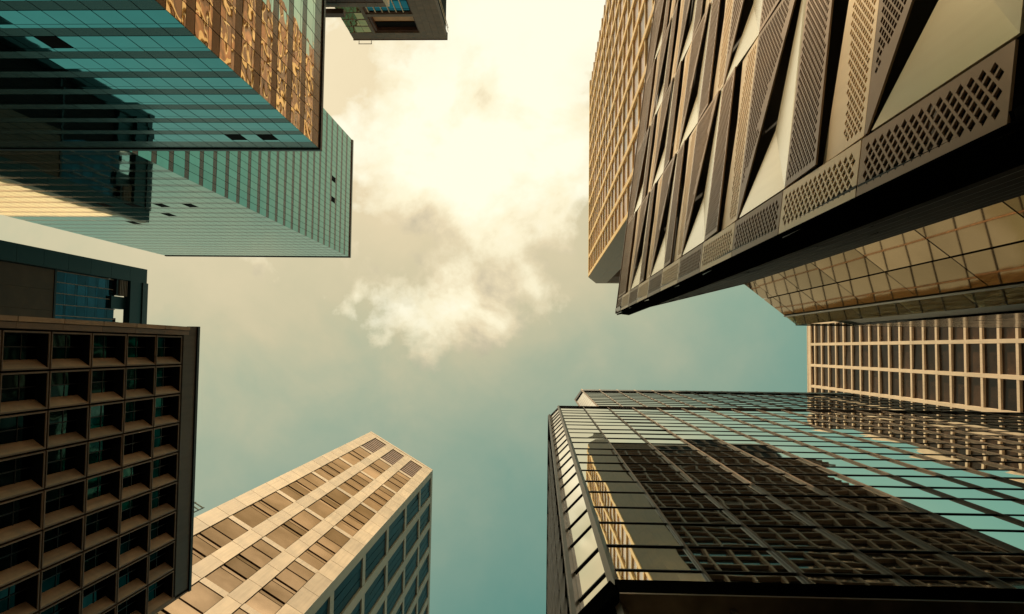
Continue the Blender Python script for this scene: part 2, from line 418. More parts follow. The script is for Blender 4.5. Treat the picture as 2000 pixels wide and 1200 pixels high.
F.box('coping', -W3-.1, .1, -1.4, .1, H3-.02, H3+.25, 'stone_edge')
T.finish()
R = Thing('roof_cradle', 'thin metal cradle rail hanging off the left end of the stone tower roof', 'rail', (XL3+2, Y3+.5))
F = Facade(R, (XL3, Y3), (0, 1))
for a in (1.0, 3.5): F.box('bracket', a-.05, a+.05, .1, .75, H3+.3, H3+.4, 'stone_edge')
F.box('rail', .9, 3.6, .7, .8, H3+.30, H3+.42, 'stone_edge')
R.finish()
R = Thing('facade_ladder', 'spindly maintenance rail running down the right flank of the stone tower', 'rail', (X3+.6, Y3-3))
F = Facade(R, (X3+.12, Y3-.5), (1, 0))
for a in (.2, .9): F.box('rail', a, a+.07, .35, .42, H3-18, H3-2.0, 'white_frame')
for j in range(14): F.box('rung', .2, .97, .30, .35, H3-17+j*1.1, H3-16.93+j*1.1, 'stone_edge')
R.finish()

# lower stone wing in front of tower 3
H3b = 90.0
Xa, Ya = at(755, 14, H3b); Xb = at(628, 14, H3b)[0]
T = Thing('stone_annex', 'dark underside of a lower stone block poking out beside the bronze sided tower', 'building', ((Xa+Xb)/2, Ya-5))
F = Facade(T, (Xa, Ya), (0, 1))
T.prism('core', [(Xa-.1, Ya-.4), (Xa-.1, Ya-12), (Xb, Ya-12), (Xb, Ya-.4)], GROUND, H3b-.2, 'void_dark')
for i in range(7):
    F.box('stone_panel', -(i+1)*1.15+.02, -i*1.15-.02, -.35, 0, H3b-1.1, H3b, 'stone_grey')
    F.box('stone_panel', -(i+1)*1.15+.02, -i*1.15-.02, -.35, -.05, H3b-2.3, H3b-1.16, 'stone_edge')
    F.box('glass_pane', -(i+1)*1.15+.04, -i*1.15-.04, -.4, -.2, H3b-8, H3b-2.4, 'teal_glass', rt(.003))
F2 = Facade(T, at(636, 23, 89), (0, 1))
F2.box('stone_ledge', -1, 2.3, -.1, .5, 88.4, 89.5, 'stone_edge')
Fr = Facade(T, (Xa, Ya), (1, 0))
Fr.box('side_cladding', .02, 11, -.1, .35, 40, H3b-.05, 'white_frame')
T.finish()

# ================================================================== tower 4: dark framed tower, left
H4 = 188.0
X4, Y4 = at(288, 527, H4); Y4b = 20.0
T = Thing('portal_frame_tower', 'dark blue tower crowned by an open portal frame, behind the grid windowed block', 'tower', (X4-30, 0))
F = Facade(T, (X4, Y4), (1, 0))       # u runs towards -Y
L4 = Y4b-Y4
T.prism('core', [(X4-2.0, Y4+2.6), (X4-2.0, Y4b-1), (X4-85, Y4b-1), (X4-85, Y4+2.6)], GROUND, 174.5, 'void_dark')
for j in range(16):
    z0 = 60+j*8.0
    F.box('frame_panel', -3.5, 0, -2.4, 0, z0+.04, min(z0+8, H4)-.04, 'dark_teal_clad', (0, 0))
F.box('crown_beam', -L4, -3.5, -1.6, -.02, 180.5, H4-.02, 'dark_teal_clad')
F.box('crown_beam', -L4, -3.5, -.6, .25, 185.8, H4+.2, 'black_joint')
F.box('inner_post', -10.4, -7.5, -2.6, -1.2, 174.5, 180.6, 'dark_teal_clad')
F.box('inner_post', -7.2, -3.5, -2.6, -.9, 176, 180.6, 'black_joint')
F.box('inner_post', -L4, -15.6, -2.6, -1.0, 174.5, 180.6, 'dark_teal_clad')
for j in range(5): F.box('louvre_bar', -7.3, -3.6, -.95, -.55, 177.0+j*.7, 177.2+j*.7, 'stone_grey')
for i in range(9):
    for j in range(6):
        u1 = -3.7-i*2.3; zz = 176.9-j*3.85
        if i < 9: F.box('window_pane', u1-2.24, u1-.06, -1.95, -1.85, zz-3.0, zz-.06, 'night_glass', rt(.01)); F.box('spandrel_panel', u1-2.24, u1-.06, -1.95, -1.87, zz-3.8, zz-3.06, 'night_glass', rt(.01))
    F.box('mullion', u1-.08, u1+.08, -1.84, -1.66, 154, 177, 'stone_grey')
for i in range(5):
    F.box('wall_panel', -3.6-(i+1)*4.2+.02, -3.6-i*4.2-.02, -1.95, -1.5, 60, 153.8, 'brown_wall')
F.box('wall_trim', -L4, -3.5, -1.5, -1.3, 153.7, 154.3, 'black_metal')
F.box('window_washer_arm', -14.6, -12.6, -1.9, -1.6, 176.9, 177.3, 'black_metal')
F.box('window_washer_arm', -13.8, -13.5, -1.9, -1.6, 177.2, 178.6, 'black_metal')
F.box('frame_return', -L4, -L4+2.5, -2.4, 0, 60, H4-.05, 'dark_teal_clad')
T.prism('rear_wall', [(X4-85.1, Y4+.02), (X4-85.1, Y4+2.55), (X4-2.45, Y4+2.55), (X4-2.45, Y4+.02)], GROUND, 178, 'recess_stone')
T.finish()

# ================================================================== block 5: deep grid windows, lower left
H5 = 45.0
X5, Y5 = at(388, 640, H5); Y5b = at(372, 1150, H5)[1]; L5 = Y5b-Y5
T = Thing('grid_block', 'dark brown block with deep square window boxes in a grid, at the lower left', 'building', (X5-6, (Y5+Y5b)/2))
T.prism('core', [(X5-.62, Y5+.05), (X5-.62, Y5b), (X5-11, Y5b), (X5-11, Y5+.05)], GROUND, H5-.2, 'void_dark')
F = Facade(T, (X5, Y5), (1, 0))      # u negative = down the picture
z5 = at_z = None
fl5 = 2.935; top5 = 43.0
margin = .42
cw = (L5-margin-.12)/9.0
random.seed(3)
def window_box(F, uc, zc, cu, cz, depth, idx):
    """one window box: mitred rim, four splayed reveals"""
    a, c = cu/2-.045, cz/2-.055      # outer half sizes
    r = .050                         # rim width
    a1, c1_ = a-r, c-r*1.1
    a2, c2 = a1-.05, c1_-.05
    w0, w1, w2 = .0, -.03, -depth
    V = []
    def ring(aa, cc, w): k = len(V); V.extend([(-aa, w, -cc), (aa, w, -cc), (aa, w, cc), (-aa, w, cc)]); return k
    k0 = ring(a, c, -.25); k1 = ring(a, c, w0); k2 = ring(a1, c1_, w0); k3 = ring(a1-.02, c1_-.02, w1); k4 = len(V); V.extend([(-a2+.34, w2, -c2), (a2, w2, -c2), (a2, w2, c2), (-a2+.34, w2, c2)])
    Ff = []
    for p, q in ((k0, k1), (k1, k2), (k2, k3)):
        for i in range(4): j = (i+1) % 4; Ff.append((p+i, p+j, q+j, q+i))
    sides = [(k3+i, k3+(i+1) % 4, k4+(i+1) % 4, k4+i) for i in range(4)]
    return V, Ff, sides, k4
WB = {}
def place_window(F, u, z):
    if 'm' not in WB:
        V, Ff, sides, k4 = window_box(F, 0, 0, cw, fl5, .54, 0)
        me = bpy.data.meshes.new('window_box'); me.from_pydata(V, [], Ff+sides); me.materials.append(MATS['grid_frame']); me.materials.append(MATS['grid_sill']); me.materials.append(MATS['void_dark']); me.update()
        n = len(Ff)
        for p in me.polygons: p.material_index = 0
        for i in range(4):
            # shade put into colour: soffit and other reveals near-black, -u reveal in sill colour
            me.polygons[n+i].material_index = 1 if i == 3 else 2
        WB['m'] = me
        WB['g'] = box_mesh(cw*.46, .03, fl5-.36, 'grid_glass'); WB['g2'] = box_mesh(cw*.30, .03, fl5-.36, 'grid_glass')
        WB['b'] = box_mesh(.045, .07, fl5-.36, 'black_metal'); WB['t'] = box_mesh(cw*.78, .06, .05, 'black_metal')
    p = Vector(F.world(u, 0, z))-T.base; p.z += CAMZ
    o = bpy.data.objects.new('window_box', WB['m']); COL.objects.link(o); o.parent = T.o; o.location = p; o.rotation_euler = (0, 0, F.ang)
    for kind, me, du, w, dz_, tl in (('pane', WB['g'], -cw*.16, -.50, 0, random.gauss(0, .02)), ('pane', WB['g2'], cw*.25, -.50, 0, random.gauss(0, .04)), ('mullion', WB['b'], cw*.085, -.48, 0, 0), ('transom', WB['t'], 0, -.49, .3, 0)):
        q = bpy.data.objects.new(kind, me); COL.objects.link(q); q.parent = o; q.location = (du, w, dz_); q.rotation_euler = (0, 0, tl)
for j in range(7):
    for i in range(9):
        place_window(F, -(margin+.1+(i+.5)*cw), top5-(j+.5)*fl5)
for j in range(8):       # pale coping blocks along the near edge, one per storey
    z1 = H5-1.3-j*fl5
    F.box('edge_block', -.20, .0, -.5, .10, z1-fl5+.03, z1-.02, 'grid_sill')
    F.box('edge_band', -margin-.06, -.23, -.5, .04, z1-fl5+.01, z1-.01, 'grid_frame')
for i in range(10): F.box('joint_backing', -(margin+.1+i*cw)-.10, -(margin+.1+i*cw)+.10, -.60, -.27, GROUND, top5+.02, 'void_dark')
for j in range(8): F.box('joint_backing', -L5+.15, -margin, -.605, -.275, top5-j*fl5-.11, top5-j*fl5+.11, 'void_dark')
F.box('parapet', -L5, 0, -.6, .02, top5+.10, H5-.3, 'grid_parapet')
F.box('parapet_cap', -L5-.1, .05, -.6, .10, H5-.28, H5, 'black_metal')
F.box('corner_post', -L5-.1, -L5+.12, -.6, .02, GROUND, H5-.3, 'grid_frame')
for j in range(0, 7):
    for i in range(9):
        F.box('drip_rail', -(margin+.1+(i+1)*cw)+.02, -(margin+.1+i*cw)-.02, -.02, .035, top5-(j+1)*fl5-.03, top5-(j+1)*fl5+.02, 'grid_frame') if (i+j*2) % 5 == 0 else None
F.box('lower_wall', -L5, 0, -.24, -.02, GROUND, top5-7*fl5-.06, 'grid_frame')
T.finish()

# ================================================================== tower 6: beige stone tower, bottom
H6 = 135.0
A6 = at(725, 843, H6); B6 = at(845, 918, H6); C6 = at(838, 1215, H6)
dx, dy = B6[0]-A6[0], B6[1]-A6[1]; L6 = math.hypot(dx, dy)
nA = (dy/L6, -dx/L6)
T = Thing('beige_tower', 'beige stone tower with three strips of bronze windows and a dark blue flank', 'tower', ((A6[0]+C6[0])/2, (A6[1]+C6[1])/2))
# back corner
D6 = (A6[0]-nA[0]*22, A6[1]-nA[1]*22)
E6 = (C6[0]-8, C6[1]+6)
ins = .5
T.prism('core', [(A6[0]-nA[0]*ins+.3*dx/L6, A6[1]-nA[1]*ins+.3*dy/L6), (B6[0]-nA[0]*ins-.6, B6[1]-nA[1]*ins), (C6[0]-.7, C6[1]), E6, D6], GROUND, H6-.3, 'black_joint')
F = Facade(T, A6, nA)                 # u = (ny,-nx): towards B?
sgn = 1 if (F.u[0]*dx+F.u[1]*dy) > 0 else -1
def UB(F, kind, a, b, *r, **k):
    if sgn > 0: F.box(kind, a, b, *r, **k)
    else: F.box(kind, -b, -a, *r, **k)
g6 = 12.75; s0 = 121.4
strips = [(.12, .30), (.405, .585), (.69, .87)]
piers = [(0, .12), (.30, .405), (.585, .69), (.87, 1.0)]
zb = 20
for (a, b) in piers:
    z = H6-.9
    i = 0
    while z > zb:
        hgt = (4.3, 4.3, 4.15)[i % 3]
        UB(F, 'stone_block', a*L6+.01, b*L6-.01, -.5, 0, z-hgt+.03, z-.03, 'beige_stone'); z -= hgt; i += 1
for (a, b) in strips:
    u0, u1 = a*L6, b*L6
    UB(F, 'stone_block', u0, u1, -.5, -.03, H6-2.6, H6-.93, 'beige_stone')
    for k in range(-1, 9):
        zc = s0-k*g6-12.75+g6      # spandrel centre at top of group
        zt = min(zc-.5, H6-2.7); zl = zc-g6+.5
        if k == -1: zt, zl = H6-2.7, s0+.5
        if zl < zb: break
        UB(F, 'spandrel_block', u0+.02, u1-.02, -.5, -.05, zl-.97, zl-.03, 'beige_stone')
        hh = zt-zl
        if k == -1:
            for q in range(9): UB(F, 'louvre_blade', u0+.05, u1-.05, -.35, -.12, zl+hh*(q+.1)/9, zl+hh*(q+.72)/9, 'beige_louvre')
            continue
        parts = random.choice(([(0, .37), (.385, .43), (.445, .56), (.575, .62), (.635, 1)], [(0, .24), (.255, .30), (.315, .50), (.515, .56), (.575, .80), (.815, 1)], [(0, .19), (.205, .25), (.265, .44), (.455, .50), (.515, .70), (.715, 1)]))
        for n_, (p, q) in enumerate(parts):
            if n_ in (1, 3):
                UB(F, 'glass_rib', u0+.06, u1-.06, -.3, -.16, zl+hh*p+.04, zl+hh*q-.04, 'beige_glass', tilt=rt(.004)); continue
            UB(F, 'window_pane', u0+.06, u1-.06, -.3, -.10, zl+hh*p+.05, zl+hh*q-.05, 'beige_glass', tilt=rt(.004))
UB(F, 'parapet', 0, L6, -.5, .02, H6-.87, H6, 'beige_stone')
# flank with blue windows
nB = (C6[1]-B6[1], -(C6[0]-B6[0])); LB = math.hypot(*nB)
if nB[0] < 0: nB = (-nB[0], -nB[1])
F = Facade(T, B6, nB); s2 = 1 if (F.u[0]*(C6[0]-B6[0])+F.u[1]*(C6[1]-B6[1])) > 0 else -1
def U2(kind, a, b, *r, **k):
    if s2 > 0: F.box(kind, a, b, *r, **k)
    else: F.box(kind, -b, -a, *r, **k)
bayB = 4.25; nB_ = int(LB/bayB)+1
for i in range(nB_):
    u = .5+i*bayB
    U2('flank_pier', u-.5 if i == 0 else u-.55, u+.55, -.5, 0, zb, H6-2.0, 'beige_shade_stone')
    for k in range(-1, 9):
        zl = s0-k*g6-g6+.7 if k >= 0 else s0+.7
        zt = s0-k*g6-.7 if k >= 0 else H6-2.1
        if zl < zb: break
        U2('flank_spandrel', u+.57, u+bayB-.57, -.5, -.02, zl-1.36, zl-.04, 'beige_shade_stone')
        w = (bayB-1.14-.1)/3
        for q in range(3):
            U2('flank_pane', u+.62+q*w+.04, u+.62+(q+1)*w-.04, -.4, -.18, zl+.05, zt-.05, 'cobalt_glass', tilt=rt(.006))
U2('flank_parapet', 0, LB, -.5, .02, H6-1.95, H6, 'beige_shade_stone')
T.finish()
rp = at(384, 992, 96)
R = Thing('roof_rail', 'tiny pale railing rising on the roof step between the grid block and the beige tower', 'rail', rp)
F = Facade(R, rp, nA)
for j in range(3): F.box('rail', -.5, .9, -.05, .05, 94.5+j*1.2, 94.7+j*1.2, 'white_frame')
for a in (-.45, .8): F.box('post', a-.06, a+.06, -.04, .04, 92.5, 97.3, 'black_metal')
R.finish()

# ================================================================== tower 7: gold gridded tower, top right
H7 = 200.0
X7, Y7 = at(1150, 541, H7); Y7b = at(1150, 158, H7)[1]; X7c, Y7c = at(1165, 553, H7); X7r = at(1500, 553, H7)[0]
T = Thing('gold_grid_tower', 'tall gold and cream tower with a fine grid of piers, behind the perforated metal block', 'tower', ((X7+X7r)/2, (Y7+Y7b)/2))
T.prism('core', [(X7+.5, Y7), (X7c, Y7c-.5), (X7r-.4, Y7c-.5), (X7r-.4, Y7b), (X7+.5, Y7b)], GROUND, H7-.3, 'void_dark')
F = Facade(T, (X7, Y7), (-1, 0))      # u = +Y ; go negative
L7 = Y7-Y7b; pb = 4.75; fl7 = 6.3
np_ = int(L7/pb)
for i in range(np_+1):
    u = -.45-i*pb
    F.box('pier', u-.36, u+.36, -.5, .10, 20, H7-.05, 'gold_pier')
k = 0
while H7-k*fl7 > 50:
    z = H7-k*fl7
    F.box('floor_fin', -L7, 0, -.45, .0, z-.62, z-.06, 'gold_fin')
    for i in range(np_+1):
        u = -.45-i*pb
        F.box('window_pane', u-pb+.37, u-.37, -.5, -.20, z-fl7+.02, z-.64, 'amber_glass', rt(.006))
    k += 1
F.box('parapet', -L7, 0, -.5, .12, H7-.05, H7+1.2, 'gold_fin')
# chamfer and the louvred / windowed south side
dxc, dyc = X7c-X7, Y7c-Y7
Fc = Facade(T, (X7, Y7), (-dyc, dxc) if -dyc < 0 else (dyc, -dxc))
Lc = math.hypot(dxc, dyc); sc = 1 if Fc.u[0]*dxc+Fc.u[1]*dyc > 0 else -1
for j in range(30):
    z0 = 20+j*6.0
    Fc.box('corner_panel', *(sorted((0, sc*Lc))), -.5, .02, z0+.02, z0+5.98, 'taupe_stone')
Fc.box('corner_panel', *(sorted((0, sc*Lc))), -.5, .03, H7-.02, H7+1.2, 'taupe_stone')
F = Facade(T, (X7c, Y7c), (0, 1))
Ls = X7r-X7c
F.box('stone_margin', 0, 2.6, -.5, 0, 20, H7+1.18, 'taupe_stone')
F.box('stone_margin', 2.6, Ls, -.5, -.01, H7-1.2, H7+1.17, 'taupe_stone')
for j in range(26): F.box('louvre_blade', 2.6, 12.5, -.45, -.06, H7-1.6-j*.62, H7-1.35-j*.62, 'taupe_grid')
F.box('louvre_backing', 2.6, 12.5, -.5, -.46, H7-18.5, H7-1.25, 'void_dark')
for i in range(int((Ls-2.6)/3.0)):
    u = 2.6+i*3.0
    F.box('south_pier', u+2.7, u+3.0, -.5, -.02, 20, (H7-18.6) if u < 9.6 else H7-1.25, 'taupe_grid')
k = 0; z = H7-18.6
while z > 20:
    F.box('south_beam', 2.6, Ls, -.5, -.05, z-.32, z-.02, 'taupe_grid')
    F.box('south_window', 2.6, Ls, -.5, -.42, z-3.6, z-.34, 'smoke_glass'); z -= 3.6
T.finish()

# ================================================================== block 8: perforated folded metal, upper right
H8 = 23.0; q8 = H8/44.0
P8 = at(1204, 613, H8); Q8 = at(1282, 0, H8)
dx, dy = Q8[0]-P8[0], Q8[1]-P8[1]; l = math.hypot(dx, dy); d8 = (dx/l, dy/l)
n8 = (d8[1], -d8[0])
if n8[0] > 0: n8 = (-n8[0], -n8[1])
R8 = at(1450, 553, H8)
T = Thing('perforated_block', 'low block wrapped in folded perforated bronze panels and pale metal triangles, at the upper right', 'building', (P8[0]+2, P8[1]-3))
F8 = Facade(T, P8, n8)
s8 = 1 if F8.u[0]*d8[0]+F8.u[1]*d8[1] > 0 else -1
Lt8 = 25.0*q8
far8 = (P8[0]+d8[0]*Lt8, P8[1]+d8[1]*Lt8)
b8 = .75*q8
T.prism('core', [(P8[0]-n8[0]*b8+d8[0]*.006, P8[1]-n8[1]*b8+d8[1]*.012), (R8[0]-.1, R8[1]-.4), (R8[0]-.1, -8.4), (11.4*q8, -8.7), (11.4*q8, far8[1]), (far8[0]-n8[0]*b8, far8[1])], GROUND, H8-.2, 'olive_back')
ru = H8/FPX
sj = [0.015, 29*ru, 171*ru, 306*ru, 440*ru, 576*ru, 712*ru]
scale_ = l/608.0/ru
sj = [x*scale_ for x in sj]
zr = [(41.4-3.43*k)*q8 for k in range(12)]
def tri_fill(outer, holes):
    vs_, es = [], []
    for loop in [outer]+holes:
        k = len(vs_); n = len(loop)
        vs_ += [Vector(p) for p in loop]; es += [(k+i, k+(i+1) % n) for i in range(n)]
    r = delaunay_2d_cdt(vs_, es, [], 2, 1e-6)
    return r[0], r[2]
def inset_ok(poly, p, m):
    n = len(poly)
    a = sum(poly[i][0]*poly[(i+1) % n][1]-poly[(i+1) % n][0]*poly[i][1] for i in range(n)); sg = 1 if a > 0 else -1
    for i in range(n):
        (x0, y0), (x1, y1) = poly[i], poly[(i+1) % n]
        L = math.hypot(x1-x0, y1-y0)
        if L < 1e-6: continue
        if sg*((x1-x0)*(p[1]-y0)-(y1-y0)*(p[0]-x0))/L < m: return False
    return True
def perforated(poly, wfun, ps, pz_, hs, hz, margin, m, th=.016, keep=lambda p: True, flip=False):
    """panel with real diamond holes; poly in (s, z) metres. returns mesh"""
    xs = [p[0] for p in poly]; zs = [p[1] for p in poly]
    holes = []
    i = 0; x = min(xs)
    while x < max(xs):
        z = min(zs)+(pz_/2 if i % 2 else 0)
        while z < max(zs):
            q = (x, z)
            if keep(q) and inset_ok(poly, q, margin): holes.append([(x-hs/2, z), (x, z-hz/2), (x+hs/2, z), (x, z+hz/2)])
            z += pz_
        x += ps; i += 1
    vv, ff = tri_fill(poly, holes)
    # drop faces inside holes
    from collections import Counter
    keepf = []
    hc = {}
    for h in holes:
        c = (h[1][0], h[0][1]); hc[(round(c[0]/.05), round(c[1]/.05))] = c
    centers = [(h[1][0], h[0][1]) for h in holes]
    grid = {}
    for c in centers: grid.setdefault((int(c[0]//.4), int(c[1]//.4)), []).append(c)
    for f_ in ff:
        cx = sum(vv[i].x for i in f_)/len(f_); cz = sum(vv[i].y for i in f_)/len(f_)
        gx, gz = int(cx//.4), int(cz//.4); hit = False
        for a in (-1, 0, 1):
            for b_ in (-1, 0, 1):
                for c in grid.get((gx+a, gz+b_), ()):
                    if abs(cx-c[0])/(hs/2)+abs(cz-c[1])/(hz/2) < .98: hit = True
        if not hit: keepf.append(tuple(f_))
    n = len(vv)
    V = [(s8*p.x, wfun(p.x, p.y), p.y) for p in vv]+[(s8*p.x, wfun(p.x, p.y)-th, p.y) for p in vv]
    Fs = list(keepf)+[tuple(reversed([j+n for j in f_])) for f_ in keepf]
    ec = Counter()
    for f_ in keepf:
        for a in range(len(f_)): ec[tuple(sorted((f_[a], f_[(a+1) % len(f_)])))] += 1
    Fs += [(a, b_, b_+n, a+n) for (a, b_), c in ec.items() if c == 1]
    me = bpy.data.meshes.new('perforated_panel'); me.from_pydata(V, [], Fs); me.materials.append(MATS[m]); me.update()
    return me
def put8(kind, me, s, z, w=0.0):
    p = Vector(F8.world(s8*s, w, z))-T.base; p.z += CAMZ
    o = bpy.data.objects.new(kind, me); COL.objects.link(o); o.parent = T.o; o.location = p; o.rotation_euler = (0, 0, F8.ang); return o
def solid(poly3, m, th=.02):
    """flat folded plate from (s, z, w) points"""
    n = len(poly3)
    V = [(s8*p[0], p[2], p[1]) for p in poly3]+[(s8*p[0], p[2]-th, p[1]) for p in poly3]
    Fs = [tuple(range(n)), tuple(range(2*n-1, n-1, -1))]+[(i, (i+1) % n, (i+1) % n+n, i+n) for i in range(n)]
    me = bpy.data.meshes.new('metal_plate'); me.from_pydata(V, [], Fs); me.materials.append(MATS[m]); me.update(); return me
CH = 3.43*q8
cells = {}
PS, PZ, HS, HZ = .070*q8, .155*q8, .104*q8, .110*q8
for bay in range(1, 6):
    s0_, s1_ = sj[bay]+.014, sj[bay+1]-.014
    Wd = round(s1_-s0_, 2)
    if Wd not in cells:
        W, Hh = Wd, CH-.02
        g = lambda u, v_: (u*W, v_*Hh)
        c = {}
        c['P3'] = perforated([g(0, .975), g(1, .08), g(1, 1), g(0, 1)], lambda x, z: .015+.025*(1-z/Hh), PS, PZ, HS, HZ, .13*q8, 'perforated_metal',
                             keep=lambda q: (q[1]/Hh > 1.12-.92*q[0]/W) or (int(q[0]*7.3+q[1]*5.1) % 3 == 0))
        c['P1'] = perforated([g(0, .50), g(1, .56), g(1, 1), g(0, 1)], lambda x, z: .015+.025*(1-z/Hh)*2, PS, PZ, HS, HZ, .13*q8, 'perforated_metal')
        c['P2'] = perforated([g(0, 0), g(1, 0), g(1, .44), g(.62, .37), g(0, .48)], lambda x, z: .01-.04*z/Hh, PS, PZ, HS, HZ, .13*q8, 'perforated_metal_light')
        c['S'] = solid([(0, 0, .01), (W, 0, .01), (W, .05*Hh, .01), (.36*W, .46*Hh, -.06)], 'champagne_metal')
        c['L'] = solid([(0, 0, .01), (.36*W, .46*Hh, -.06), (0, .94*Hh, .01)], 'champagne_metal')
        cells[Wd] = c
    c = cells[Wd]
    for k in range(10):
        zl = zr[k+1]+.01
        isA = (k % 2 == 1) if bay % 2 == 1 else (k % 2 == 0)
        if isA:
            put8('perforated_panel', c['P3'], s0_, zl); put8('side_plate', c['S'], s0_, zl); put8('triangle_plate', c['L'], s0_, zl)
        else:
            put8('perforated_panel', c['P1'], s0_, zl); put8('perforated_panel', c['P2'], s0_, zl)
W0 = sj[1]-.014-sj[0]; Hh = CH-.02
e1 = perforated([(0, 0), (W0, 0), (W0, Hh), (0, Hh)], lambda x, z: .02, .094*q8, .205*q8, .135*q8, .150*q8, .15*q8, 'perforated_metal')
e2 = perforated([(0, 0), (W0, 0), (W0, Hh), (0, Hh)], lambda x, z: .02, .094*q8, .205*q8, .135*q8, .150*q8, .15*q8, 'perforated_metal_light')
for k in range(10):
    put8('edge_panel', e2 if k % 2 == 0 else e1, sj[0], zr[k+1]+.02)
put8('edge_panel', perforated([(0, 0), (W0, 0), (W0, 2.4*q8), (0, 2.4*q8)], lambda x, z: .02, .094*q8, .205*q8, .135*q8, .150*q8, .15*q8, 'perforated_metal'), sj[0], zr[0]+.01)
for bay in range(1, 6):
    s0_, s1_ = sj[bay]+.014, sj[bay+1]-.014; W = s1_-s0_
    put8('crown_panel', perforated([(0, 0), (W, 0), (W, 2.4*q8), (0, 2.4*q8)], lambda x, z: .02, PS, PZ, HS, HZ, .13*q8, 'perforated_metal'), s0_, zr[0]+.01)
def B8(kind, a, b_, *r): F8.box(kind, *sorted((s8*a, s8*b_)), *r)
B8('corner_trim', 0, .02, -.37, .03, GROUND, H8, 'matte_black')
B8('lower_cladding', .1, 24.5*q8, -.3, -.01, GROUND, zr[10]-.03, 'matte_black')
B8('roof_cap', 0, 24.8*q8, -.36, .04, H8-.06, H8+.01, 'bronze_bright')
# black glass south side
nS = (R8[1]-P8[1], -(R8[0]-P8[0]))
if nS[1] < 0: nS = (-nS[0], -nS[1])
F = Facade(T, P8, nS); LS = math.hypot(R8[0]-P8[0], R8[1]-P8[1]); ss = 1 if F.u[0] > 0 else -1
npan = 9; wp = LS/npan
random.seed(11)
for i in range(npan):
    a, b_ = sorted((ss*(i*wp+.015), ss*((i+1)*wp-.015)))
    for j in range(11):
        F.box('black_pane', a, b_, -.1, 0, zr[11]+j*CH+.015, zr[11]+(j+1)*CH-.015, 'smoked_mirror' if (i*7+j*3) % 11 == 0 and i > 5 else 'black_glass', rt(.012))
    F.box('glass_fin', *sorted((ss*((i+1)*wp-.01), ss*((i+1)*wp+.01))), .0, .05, GROUND, H8-.3, 'black_metal')
F.box('roof_cap', *sorted((0, ss*LS)), -.15, .05, H8-.12, H8, 'bronze_bright')
F.box('top_band', *sorted((0, ss*LS)), -.15, .015, zr[0]-.01, H8-.13, 'black_glass')
F.box('lower_band', *sorted((0, ss*LS)), -.2, .02, GROUND, zr[11], 'black_glass')
T.finish()

# ================================================================== block 9: smoked mirror block, right
H9 = 24.5
A9 = at(1450, 553, H9); B9 = at(1532, 616, H9); C9 = at(1555, 635, H9); D9 = at(1655, 637, H9); E9x = at(2080, 637, H9)[0]
dx, dy = C9[0]-A9[0], C9[1]-A9[1]; L9 = math.hypot(dx, dy)
n9 = (-dy/L9, dx/L9)
T = Thing('smoked_mirror_block', 'bronze mirror glass block with a slanted face and clear corner fin, at the right edge', 'building', (11, -4))
F = Facade(T, A9, n9); s9 = 1 if F.u[0]*dx+F.u[1]*dy > 0 else -1
LB9 = math.hypot(B9[0]-A9[0], B9[1]-A9[1])
T.prism('core', [(A9[0]-n9[0]*.08, A9[1]-n9[1]*.08), (B9[0]-n9[0]*.08, B9[1]-n9[1]*.08), (D9[0], D9[1]-.06), (E9x, D9[1]-.06), (E9x, -7.5), (A9[0]+.15, -7.5)], GROUND, H9-.1, 'black_joint')
def B9b(kind, a, b_, *r, **k): F.box(kind, *sorted((s9*a, s9*b_)), *r, **k)
z = H9; j = 0
random.seed(5)
while z > 3.2:
    hh = 2.53 if j else 1.0
    B9b('mirror_panel', .02, LB9*.5-.02, -.06, 0, z-hh+.02, z-.02, 'smoked_mirror', tilt=rt(.002))
    B9b('mirror_panel', LB9*.5+.02, LB9-.02, -.06, 0, z-hh+.02, z-.02, 'smoked_mirror', tilt=rt(.002))
    z -= hh; j += 1
B9b('corner_bar', LB9-.01, LB9+.05, -.1, .03, GROUND, H9, 'black_metal')
z = H9; j = 0
while z > 3.2:
    B9b('clear_fin', LB9+.07, L9, -.02, 0, z-2.53+.015, z-.015, 'clear_glass'); z -= 2.53; j += 1
F = Facade(T, D9, (0, 1)); z = H9
while z > 5.7:
    for i in range(6):
        wd_ = (E9x-D9[0])/6
        F.box('dark_pane', i*wd_+.02, (i+1)*wd_-.02, -.05, .0, z-1.64+.015, z-.015, 'black_glass', rt(.003))
    z -= 1.64
Fq = Facade(T, C9, (0, 1))
for i in range(4):
    w_ = (E9x-C9[0])/4
    Fq.box('glass_balustrade', i*w_+.02, (i+1)*w_-.02, -.015, 0, H9-.9, H9, 'clear_glass')
Fq.box('handrail', 0, E9x-C9[0], -.03, .02, H9+.005, H9+.06, 'black_metal')
T.finish()

